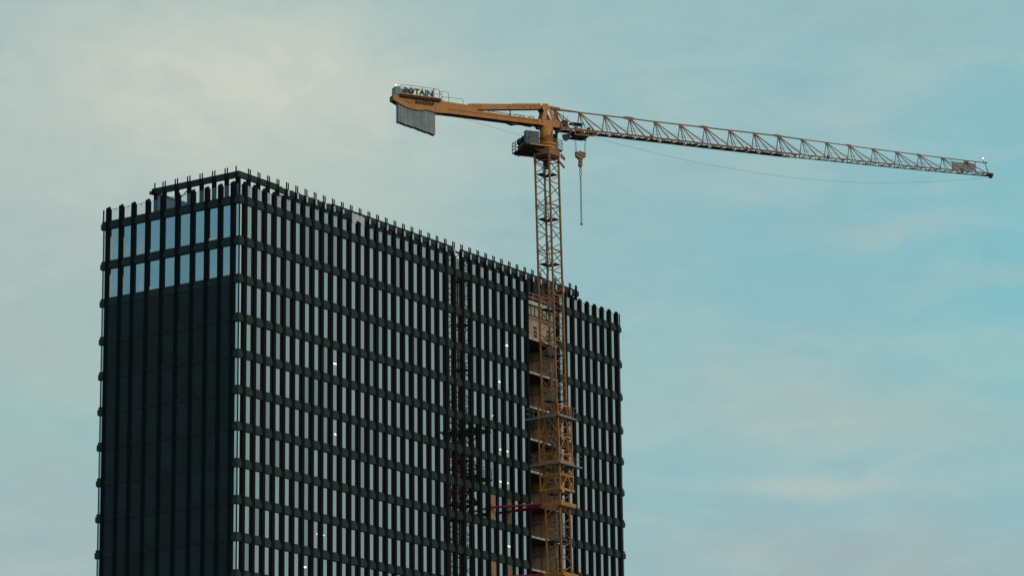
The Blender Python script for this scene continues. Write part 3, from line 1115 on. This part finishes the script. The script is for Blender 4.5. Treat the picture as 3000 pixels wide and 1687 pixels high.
b.prism([(-3.0, 14.95), (-1.9, 14.95), (-1.9, 15.4), (-2.9, 15.4)], .5, 1.7)
b.prism([(-3.25, 14.95), (-2.6, 14.95), (-2.6, 15.2), (-3.1, 15.25)], -.2, .5)
b.build('hoist_drum', None, mp_o)
b = MB().use(M_DRUM)                             # slewing motors on the far right of the column
b.prism([(.35, 15.0), (1.15, 15.0), (1.15, 16.8), (.35, 16.8)], .5, 1.1)
b.prism([(.2, 15.45), (.9, 15.45), (1.0, 16.1), (.2, 16.3)], .1, .5)
b.bar(K(.9, .4, 15.0), K(1.05, .4, 17.1), .16, .16, 8)
b.bar(K(1.3, .8, 15.0), K(1.25, .6, 17.0), .06)
b.build('slewing_motor', None, mp_o)

# tower head
b = MB().use(M_YEL)
for v0 in (-.56, .44):
    v1 = v0 + .12
    b.prism([(-1.12, 19.20), (-1.0, 19.66), (-.34, 19.70), (-.36, 19.2), (-.62, 17.9), (-1.16, 17.9), (-.90, 18.85)], v0, v1)
    b.prism([(-.36, 19.3), (-.30, 19.55), (.60, 18.10), (.60, 17.9), (.12, 17.9)], v0 + .01, v1 - .01)
    b.prism([(-1.62, 17.30), (-1.62, 17.88), (1.0, 17.88), (1.25, 17.55), (1.25, 17.2), (-.9, 17.2)], v0, v1)
b.use(M_RUST)
b.prism([(-1.3, 17.22), (.9, 17.22), (.9, 17.42), (-1.3, 17.42)], -.44, .44)
b.prism([(-1.0, 19.1), (-.45, 19.1), (-.45, 19.5), (-1.0, 19.5)], -.44, .44)
b.prism([(-1.45, 16.95), (-.9, 16.95), (-.9, 17.25), (-1.6, 17.3)], -.2, .3)
b.use(M_CAB).prism([(-.62, 18.02), (-.15, 18.02), (-.15, 18.55), (-.62, 18.55)], -.1, .3)
b.use(M_RUST).prism([(-.75, 17.92), (-.05, 17.92), (-.05, 18.02), (-.75, 18.02)], -.3, .35)
for s_, z_ in ((-.7, 19.5), (-.55, 19.05), (.35, 18.1), (-1.1, 17.6), (.62, 17.75)):
    b.prism([(s_ + .06 * math.cos(t), z_ + .06 * math.sin(t)) for t in [k * math.pi / 4 for k in range(8)]], -.60, -.565)
b.build('tower_head', None, crane)

# ---- counter-jib
cj = MB().use(M_YEL)
GT = [(-13.5, 17.16), (-12.2, 17.21), (-3.44, 17.24), (-1.9, 17.27), (-1.5, 17.35), (-1.5, 17.88), (-3.65, 17.88), (-8.54, 17.95), (-9.83, 18.42), (-12.2, 18.48), (-13.5, 18.3)]
cj.prism(GT, -.50, -.40)
cj.prism(GT, .40, .50)
cj.prism([(-12.1, 17.66), (-1.6, 17.70), (-1.6, 17.74), (-12.1, 17.70)], -.56, -.50)
cj.prism([(-12.1, 17.21), (-1.9, 17.26), (-1.9, 17.30), (-12.1, 17.25)], -.56, -.50)
cj.use(M_RUST)
cj.prism([(-12.3, 17.24), (-1.6, 17.30), (-1.6, 17.40), (-12.3, 17.34)], -.40, .40)
cj.prism([(-4.8, 17.10), (-4.4, 17.00), (-3.9, 17.12), (-3.4, 17.24), (-5.2, 17.24)], -.3, .3)
cj.prism([(-3.0, 17.16), (-2.2, 17.10), (-1.7, 17.28), (-3.2, 17.27)], -.3, .3)
cj.use(M_YEL)
for s_ in (-3.7, -2.6):
    cj.prism([(s_ - .12, 17.3), (s_ + .12, 17.3), (s_ + .12, 17.95), (s_ - .12, 17.95)], -.55, -.50)
cjo = cj.build('counter_jib', None, crane)
b = MB().use(M_YEL)
HP = [(-18.30, 18.05), (-18.25, 18.60), (-12.91, 18.62), (-12.32, 18.46), (-12.21, 18.35), (-12.22, 17.22), (-13.57, 17.15),
      (-14.0, 17.24), (-14.44, 17.33), (-14.8, 17.28), (-15.14, 17.20), (-15.68, 17.15), (-16.32, 17.21), (-16.97, 17.39), (-17.61, 17.62), (-18.0, 17.80), (-18.25, 17.92)]
b.prism(HP, -.47, -.41)
b.prism(HP, .41, .47)
b.prism([(-18.2, 18.35), (-12.4, 18.35), (-12.4, 18.44), (-18.2, 18.44)], -.41, .41)
b.prism([(-18.36, 17.95), (-18.25, 17.90), (-18.25, 18.50), (-18.36, 18.45)], -.47, .47)
b.use(M_RUST)
for z in (18.02, 18.2, 18.36):
    b.prism([(-18.39, z), (-18.365, z), (-18.365, z + .07), (-18.39, z + .07)], -.40, .40)
b.prism([(-17.6, 18.36), (-13.0, 18.36), (-13.0, 18.5), (-17.6, 18.5)], -.78, -.48)
b.use(M_BLACK)
b.prism([(-12.24, 17.25), (-12.20, 17.25), (-12.20, 18.3), (-12.24, 18.3)], -.478, -.471)
b.prism([(-12.9, 18.3), (-12.24, 18.26), (-12.24, 18.29), (-12.9, 18.34)], -.478, -.471)
# winged emblem on the side plate: two tapering strokes with a gap
b.prism([(-17.78, 18.06), (-16.62, 18.00), (-16.60, 17.93), (-16.75, 17.93)], -.480, -.471)
b.prism([(-16.35, 17.93), (-16.30, 17.98), (-15.15, 17.70)], -.480, -.471)
for s_, w_, h_ in ((-16.80, .04, .18), (-16.62, .05, .24), (-16.50, .04, .2), (-16.40, .03, .12)):
    b.prism([(s_, 17.90 - h_), (s_ + w_, 17.90 - h_), (s_ + w_ * .6, 17.90), (s_, 17.90)], -.480, -.471)
hs = b.build('counterweight_housing', None, cjo)


def text_part(txt, s0, s1, z0, z1, v, m, name, parent, extr=.02, fatten=0.0, slant=0.0):
    cu = bpy.data.curves.new(name, 'FONT')
    cu.body = txt
    cu.size = 1.0
    cu.extrude = 0.02
    cu.offset = fatten
    cu.resolution_u = 3
    to = bpy.data.objects.new(name, cu)
    COL.objects.link(to)
    bpy.context.view_layer.update()
    me = bpy.data.meshes.new_from_object(to)
    bpy.data.objects.remove(to)
    bpy.data.curves.remove(cu)
    xs = [p.co.x for p in me.vertices]
    ys = [p.co.y for p in me.vertices]
    a0, a1, b0, b1 = min(xs), max(xs), min(ys), max(ys)
    org = Vector(ORG[parent.name])
    for p in me.vertices:
        s = s0 + (p.co.x - a0) / (a1 - a0) * (s1 - s0)
        z = z0 + (p.co.y - b0) / (b1 - b0) * (z1 - z0)
        q = K(s, v - p.co.z * extr / .02, z)
        p.co = Vector(q) + Vector((0, 0, GZ)) - org
    me.materials.clear()
    me.materials.append(m)
    o = bpy.data.objects.new(name, me)
    COL.objects.link(o)
    o.parent = parent
    return o


text_part('BANZHAF', -15.86, -13.70, 17.81, 18.19, -.49, M_BLACK, 'plate_lettering', cjo, .012, .075)
# gantry sign with railing on top of the housing
b = MB().use(M_SIGNBG)
b.prism([(-18.12, 18.62), (-17.58, 18.62), (-17.58, 19.46), (-18.12, 19.42)], -.55, .4)
b.use(M_WHITE)
b.prism([(-17.56, 18.68), (-16.1, 18.68), (-16.1, 19.22), (-17.56, 19.25)], -.50, -.46)
b.use(M_YEL).prism([(-17.65, 18.56), (-13.0, 18.56), (-13.0, 18.66), (-17.65, 18.66)], -.86, -.46)
sg = b.build('gantry_sign', None, cjo)
text_part('POTAIN', -17.30, -13.98, 18.70, 19.33, -.80, M_BLACK, 'sign_lettering', cjo, .03, .04)
b = MB().use(M_RAIL)
z = 18.62
for s_ in [-17.62, -16.5, -15.2, -13.85]:
    b.bar(K(s_, -.84, z), K(s_, -.84, 19.60), .04)
b.bar(K(-17.62, -.84, 19.60), K(-13.85, -.84, 19.60), .04)
b.bar(K(-17.62, -.84, 19.36), K(-13.85, -.84, 19.36), .03)
b.bar(K(-16.2, -.84, 18.66), K(-13.85, -.84, 18.66), .03)
b.bar(K(-15.6, -.84, 19.02), K(-13.1, -.84, 19.02), .03)
b.path([K(-13.8, -.5, 18.62), K(-13.8, -.5, 19.68), K(-13.2, -.5, 19.7), K(-13.05, -.5, 19.55), K(-13.05, -.5, 18.5)], .045)
b.bar(K(-13.8, .3, 18.62), K(-13.8, .3, 19.5), .04)
b.path([K(-13.05, -.5, 19.5), K(-12.1, -.5, 19.5), K(-12.02, -.5, 19.42), K(-12.02, -.5, 18.95), K(-12.9, -.5, 18.95)], .04)
b.path([K(-12.7, -.2, 18.5), K(-12.6, -.2, 19.0), K(-12.75, -.2, 19.4), K(-13.1, -.2, 19.45)], .04)
b.path([K(-12.0, -.5, 18.45), K(-12.0, -.5, 18.98), K(-10.45, -.5, 18.96), K(-10.35, -.5, 18.88), K(-10.35, -.5, 18.40)], .04)
b.path([K(-11.9, .3, 18.4), K(-11.9, .3, 18.62), K(-10.9, .3, 18.6), K(-10.85, .3, 18.35)], .035)
for s0_, s1_ in ((-8.0, -4.6), (-4.5, -2.9), (-2.8, -1.7)):
    b.path([K(s0_, .35, 17.9), K(s0_, .35, 18.35), K(s1_, .35, 18.3), K(s1_, .35, 17.88)], .035)
    b.path([K(s0_ + .3, -.35, 17.9), K(s0_ + .3, -.35, 18.15), K(s1_ - .3, -.35, 18.1), K(s1_ - .3, -.35, 17.88)], .035)
b.build('walkway_railing', None, cjo)
# counterweight slabs
for k, (a_, c_, za, zb, ta, tb) in enumerate([(-17.70, -17.49, 15.62, 15.58, 17.9, 17.8), (-17.57, -16.76, 15.60, 15.38, 17.9, 17.6), (-16.73, -15.98, 15.39, 15.23, 17.6, 17.5),
                                (-15.95, -15.19, 15.28, 15.04, 17.5, 17.5), (-15.16, -14.38, 15.04, 14.88, 17.5, 17.6), (-14.35, -13.60, 14.90, 14.68, 17.6, 17.4)]):
    b = MB().use(M_WGT)
    n = .06
    if k:
        a_, c_ = a_ + .10, c_ + .10
    za, zb = za + .06, zb + .06
    b.prism([(a_, za + n), (a_ + n * .5, za), (c_ - n * .5, zb), (c_, zb + n), (c_, tb), (a_, ta)], -.31, .29)
    b.build('counterweight', None, cjo)
# backstay beam between the housing and the tower head
b = MB().use(M_YEL)
b.prism([(-9.8, 18.45), (-9.6, 18.64), (-4.5, 19.24), (-1.15, 19.66), (-1.05, 19.12), (-3.2, 18.84), (-7.57, 18.26), (-8.9, 18.08)], -.34, .34)
b.prism([(-9.3, 18.38), (-9.15, 18.70), (-7.9, 18.82), (-7.95, 18.50)], -.39, -.34)
b.prism([(-4.6, 18.98), (-4.45, 19.28), (-1.2, 19.68), (-1.2, 19.40)], -.39, -.34)
b.use(M_RUST)
for s_, z_ in ((-9.1, 18.58), (-8.2, 18.66), (-4.3, 19.14), (-2.8, 19.36), (-4.95, 18.9), (-3.2, 19.1), (-2.0, 19.42), (-2.4, 19.14)):
    b.prism([(s_ + .055 * math.cos(t), z_ + .055 * math.sin(t)) for t in [k * math.pi / 4 for k in range(8)]], -.41, -.385)
b.bar(K(-7.2, 0, 17.9), K(-7.2, 0, 18.4), .08)
b.bar(K(-4.6, 0, 17.9), K(-4.65, 0, 18.9), .09)
b.build('backstay', None, cjo)
b = MB().use(M_RUST)
b.cyl(K(-17.85, 0, 0)[:2], .09, .09, 19.42, 19.62, 10)
bo = b.build('beacon', None, cjo)
MB().use(M_BEACON).cyl(K(-17.85, 0, 0)[:2], .10, .06, 19.62, 19.80, 10).build('beacon_light', None, bo)

# ---- jib
TOPN = [(.62, 19.30), (3.61, 19.39), (6.62, 19.42), (9.67, 19.46), (12.78, 19.48), (15.87, 19.53), (18.94, 19.58), (22.03, 19.63), (25.14, 19.68), (28.23, 19.71),
        (31.25, 19.70), (34.39, 19.70), (37.37, 19.69), (40.45, 19.68), (43.54, 19.69), (46.52, 19.70), (49.62, 19.72), (52.73, 19.75), (55.40, 19.80)]


def zb(s):
    pts = [(1.0, 17.20), (3.3, 17.24), (9, 17.38), (15.4, 17.47), (22, 17.55), (28.7, 17.65), (37, 17.86), (43.5, 18.02), (49.5, 18.22), (56.4, 18.46)]
    for (a0, b0), (a1, b1) in zip(pts[:-1], pts[1:]):
        if s <= a1:
            return b0 + (b1 - b0) * (s - a0) / (a1 - a0)
    return pts[-1][1]


def hw(s):
    return .70 - .10 * max(0, min(1, (s - 20) / 20))


jb = MB().use(M_JIB)
for (a, b_) in zip(TOPN[:-1], TOPN[1:]):
    jb.bar(K(a[0], 0, a[1]), K(b_[0], 0, b_[1]), .12 if a[0] < 30 else .09)
ss = [1.0 + i * 1.0 for i in range(56)]
for sg_ in (-1, 1):
    for a, c in zip(ss[:-1], ss[1:]):
        t = .15 if a < 30 else .10
        jb.bar(K(a, sg_ * hw(a), zb(a)), K(c, sg_ * hw(c), zb(c)), t * .9, t)
jb.bar(K(56.0, -.55, zb(56)), K(56.0, .55, zb(56)), .12)
jb.bar(K(55.15, 0, 19.78), K(55.7, 0, 19.82), .13)
jbo = jb.build('jib', M_JIB, crane)
lb = MB().use(M_JIB)
for k in range(len(TOPN) - 1):
    s0_, z0_ = TOPN[k]
    s1_ = TOPN[k + 1][0]
    L = s1_ - s0_
    d = .075 if s0_ < 30 else .06
    T = K(s0_, 0, z0_)
    for sg_ in (-1, 1):
        h = hw(s0_) * sg_
        if k > 0:
            lb.bar(T, K(s0_, h, zb(s0_)), d)
        if k < len(TOPN) - 2:
            lb.bar(T, K(s0_ + L * .45, h, zb(s0_ + L * .45)), d * .75)
        lb.bar(T, K(s0_ + L * .88, h, zb(s0_ + L * .88)), d * 1.25)
    lb.prism([(s0_ - .14, z0_ - .16), (s0_ + .28, z0_ - .24), (s0_ + .22, z0_ + .04), (s0_ - .12, z0_ + .04)], -.07, .07)
lb.bar(K(*[TOPN[-1][0], 0, TOPN[-1][1]]), K(55.5, -.5, zb(55.5)), .05)
lb.bar(K(*[TOPN[-1][0], 0, TOPN[-1][1]]), K(56.2, .5, zb(56)), .05)
lb.build('web_bracing', None, jbo)
bb = MB().use(M_JIB)                             # horizontal bracing between the lower chords
s = 1.5
fl = 1
while s < 55.3:
    bb.bar(K(s, -hw(s) * fl, zb(s)), K(s + 1.03, hw(s) * fl, zb(s + 1.03)), .06)
    bb.bar(K(s, -hw(s), zb(s)), K(s, hw(s), zb(s)), .06)
    s += 1.03
    fl = -fl
bb.build('chord_bracing', None, jbo)
ww = MB().use(M_RUST)                            # catwalk gratings
s = 1.4
while s < 29:
    ww.prism([(s, zb(s) + .03), (s + 1.28, zb(s + 1.28) + .03), (s + 1.28, zb(s + 1.28) + .07), (s, zb(s) + .07)], .10, .60)
    s += 1.545
ww.build('catwalk', None, jbo)
for k in (3, 6, 9, 12, 15):
    s0_, z0_ = TOPN[k]
    r = {3: (.78, .17), 6: (.66, .15), 9: (.62, .14), 12: (.45, .11), 15: (.36, .09)}[k]
    pr = [(s0_ - .1 + r[0] * math.cos(t), z0_ + .02 + r[1] * math.sin(t)) for t in [2 * math.pi * n / 20 for n in range(20)]]
    MB().use(M_JIB).prism(pr, -.05, .05).build('joint_plate', M_JIB, jbo)
rl = MB().use(M_RAIL)                            # walkway ropes along the jib
for sg_ in (-1, 1):
    for (a, c) in zip(TOPN[1:-3], TOPN[2:-2]):
        za, zc = zb(a[0]) + .95 * (1 - a[0] / 120), zb(c[0]) + .95 * (1 - c[0] / 120)
        rl.bar(K(a[0], sg_ * hw(a[0]) * .5, za), K(c[0], sg_ * hw(c[0]) * .5, zc), .022)
        rl.bar(K(a[0] - .35, sg_ * .4, zb(a[0]) + .45), K(a[0] + .35, sg_ * .4, zb(a[0]) + .45), .03)
rl.bar(K(13.0, .2, 19.1), K(12.9, 0, 19.45), .03)
rl.build('safety_rope', None, jbo)
mc = MB().use(M_RUST)                            # winch bracket, sheaves and lamps standing on the jib foot
mc.prism([(1.3, 17.5), (2.05, 17.5), (2.15, 18.15), (1.75, 18.3), (1.35, 18.1)], -.2, .35)
mc.prism([(2.5, 17.95), (3.95, 17.98), (3.7, 18.06), (2.45, 18.04)], -.5, .4)
mc.bar(K(3.1, 0, 17.4), K(3.2, 0, 18.0), .1)
mc.bar(K(2.9, -.3, 17.4), K(2.6, -.2, 17.98), .06)
mc.bar(K(3.5, -.3, 17.4), K(3.8, -.2, 17.98), .06)
mc.prism([(4.55, 17.45), (4.85, 17.45), (4.9, 17.8), (4.6, 17.85)], -.1, .15)
mc.bar(K(1.4, -.6, 17.3), K(1.4, -.6, 18.9), .04)
mc.bar(K(1.9, -.6, 17.3), K(1.9, -.6, 18.6), .03)
mc.build('jib_winch', None, jbo)
for s_ in (12.3, 24.2, 34.6, 52.3):
    mc = MB().use(M_RUST)
    mc.prism([(s_ - .1, zb(s_)), (s_ + .12, zb(s_)), (s_ + .1, zb(s_) + .3), (s_ - .02, zb(s_) + .5), (s_ - .1, zb(s_) + .45)], -.05, .1)
    mc.build('rope_sheave', None, jbo)
hd = MB().use(M_JIB)                             # short head pieces that join jib and tower head
hd.prism([(-.3, 19.48), (-.2, 19.62), (1.2, 19.56), (1.2, 19.36), (.5, 19.30)], -.22, .22)
hd.bar(K(.62, 0, 19.3), K(1.1, -.6, 17.6), .11)
hd.bar(K(.62, 0, 19.3), K(1.1, .6, 17.6), .11)
hd.bar(K(.2, -.3, 19.4), K(.9, -.5, 17.7), .09)
hd.bar(K(1.2, 0, 19.45), K(3.61, 0, 19.39), .12)
hd.prism([(1.0, 16.9), (1.25, 16.9), (1.25, 17.7), (1.0, 17.7)], -.7, .7)
hd.prism([(1.0, 17.1), (2.4, 17.1), (2.4, 17.3), (1.0, 17.3)], -.72, -.60)
hd.prism([(1.0, 17.1), (2.4, 17.1), (2.4, 17.3), (1.0, 17.3)], .60, .72)
hd.use(M_RUST).prism([(1.55, 16.65), (2.7, 16.95), (2.5, 16.75), (2.35, 16.25), (2.1, 16.05), (1.8, 16.05), (1.62, 16.3)], -.12, .12)
hd.build('jib_foot', None, jbo)
tp = MB().use(M_RUST)
tp.prism([(55.4, 18.40), (56.35, 18.62), (56.38, 18.45), (56.2, 18.05), (55.9, 18.25), (55.3, 18.3)], -.18, .18)
tp.bar(K(55.2, -.5, 18.45), K(56.2, .3, 18.6), .08)
tp.bar(K(55.2, .5, 18.45), K(56.2, -.3, 18.35), .08)
tp.bar(K(55.5, -.35, 18.25), K(55.5, -.35, 18.7), .07)
tp.build('jib_tip', None, jbo)
b = MB().use(M_RUST).bar(K(55.2, 0, 19.8), K(55.2, 0, 20.2), .05)
bo = b.build('beacon', None, jbo)
MB().use(M_BEACON).cyl(K(55.2, 0, 0)[:2], .08, .06, 20.2, 20.38, 10).build('beacon_light', None, bo)
b = MB().use(M_MESH).prism([(51.15, 18.55), (54.15, 18.74), (54.15, 19.58), (51.15, 19.50)], .16, .19)
b.use(M_FIN).bar(K(51.05, .14, 18.4), K(51.05, .14, 19.78), .05).bar(K(54.22, .14, 18.6), K(54.22, .14, 19.80), .05)
b.build('jib_banner', None, jbo)

# trolley and hoisting gear
b = MB().use(M_JIB)
for v in (-.85, .85):
    b.prism([(2.6, 16.55), (4.85, 16.60), (4.85, 16.72), (2.6, 16.67)], v - .04, v + .04)
    b.prism([(2.6, 16.98), (4.85, 17.02), (4.85, 17.10), (2.6, 17.06)], v - .04, v + .04)
    for s_ in (2.65, 3.3, 4.2, 4.8):
        b.bar(K(s_, v, 16.6), K(s_, v, 17.35), .08)
b.use(M_RUST).prism([(2.65, 16.50), (4.3, 16.52), (4.3, 16.60), (2.65, 16.58)], -.8, .85)
for s_ in (2.9, 3.6, 4.35):
    b.prism([(s_ + .17 * math.cos(t), 16.86 + .17 * math.sin(t)) for t in [k * math.pi / 6 for k in range(12)]], -.4, .4)
b.build('trolley', None, crane)
b = MB().use(M_ROPE)
for v in (-.12, .12):
    b.bar(K(3.06, v, 16.5), K(3.16, v, 14.9), .028)
    b.bar(K(4.30, v, 16.6), K(4.19, v, 14.95), .028)
b.build('hoist_rope', None, crane)
b = MB().use(M_STRIPE)
b.prism([(3.08, 14.95), (4.24, 14.98), (4.22, 14.42), (4.05, 14.38), (3.86, 14.16), (3.83, 13.9), (3.80, 13.35), (3.70, 13.27), (3.44, 13.40), (3.50, 14.10), (3.2, 14.36), (3.10, 14.36)], -.16, .16)
b.use(M_RUST).prism([(3.52, 14.97), (3.80, 14.97), (3.74, 15.08), (3.58, 15.08)], -.08, .08)
b.build('hook_block', None, crane)
b = MB().use(M_DRUM)
b.bar(K(3.64, 0, 13.4), K(3.66, 0, 13.1), .14, .14, 8)
b.path([K(3.66 + .13 * math.cos(t), 0, 12.98 + .15 * math.sin(t)) for t in [math.pi * .5 + k * math.pi / 6 for k in range(11)]], .06)
b.build('hook', None, crane)

sl = root('chain_sling', K(3.66, 0, 7.0), 'long slender two-strand sling hanging straight down from the crane hook', 'sling')
b = MB().use(M_DRUM)
b.path([K(3.64 + .10 * math.cos(t), 0, 12.52 + .30 * math.sin(t)) for t in [k * math.pi / 8 for k in range(17)]], .05)
b.bar(K(3.64, 0, 12.25), K(3.64, 0, 11.9), .12, .12, 6)
b.build('ring_link', None, sl)
b = MB().use(M_ROPE)
b.bar(K(3.58, 0, 11.95), K(3.60, 0, 7.05), .045)
b.bar(K(3.70, 0, 11.95), K(3.72, 0, 7.05), .045)
b.build('chain_strand', None, sl)
MB().use(M_DRUM).bar(K(3.52, 0, 7.0), K(3.80, 0, 7.0), .12).build('end_hook', None, sl)

# slack ropes under both arms


def sag(pts, name):
    b = MB().use(M_CABLE)
    P_ = [Vector(K(s, 0, z)) for s, z in pts]
    out_ = []
    for i in range(len(P_) - 1):
        p0, p1, p2, p3 = P_[max(0, i - 1)], P_[i], P_[i + 1], P_[min(len(P_) - 1, i + 2)]
        for k in range(5):
            t = k / 5
            out_.append(.5 * ((2 * p1) + (p2 - p0) * t + (2 * p0 - 5 * p1 + 4 * p2 - p3) * t * t + (3 * p1 - p0 - 3 * p2 + p3) * t ** 3))
    out_.append(P_[-1])
    b.path(out_, .018)
    return b.build(name, None, crane)


sag([(5.13, 16.9), (9.45, 16.29), (17.24, 15.51), (23.0, 15.25), (28.92, 15.13), (37.31, 15.47), (42.17, 15.94), (49.6, 16.97), (56.0, 18.1)], 'slack_cable')
sag([(-10.9, 17.2), (-6.83, 16.49), (-2.9, 15.95)], 'slack_cable')
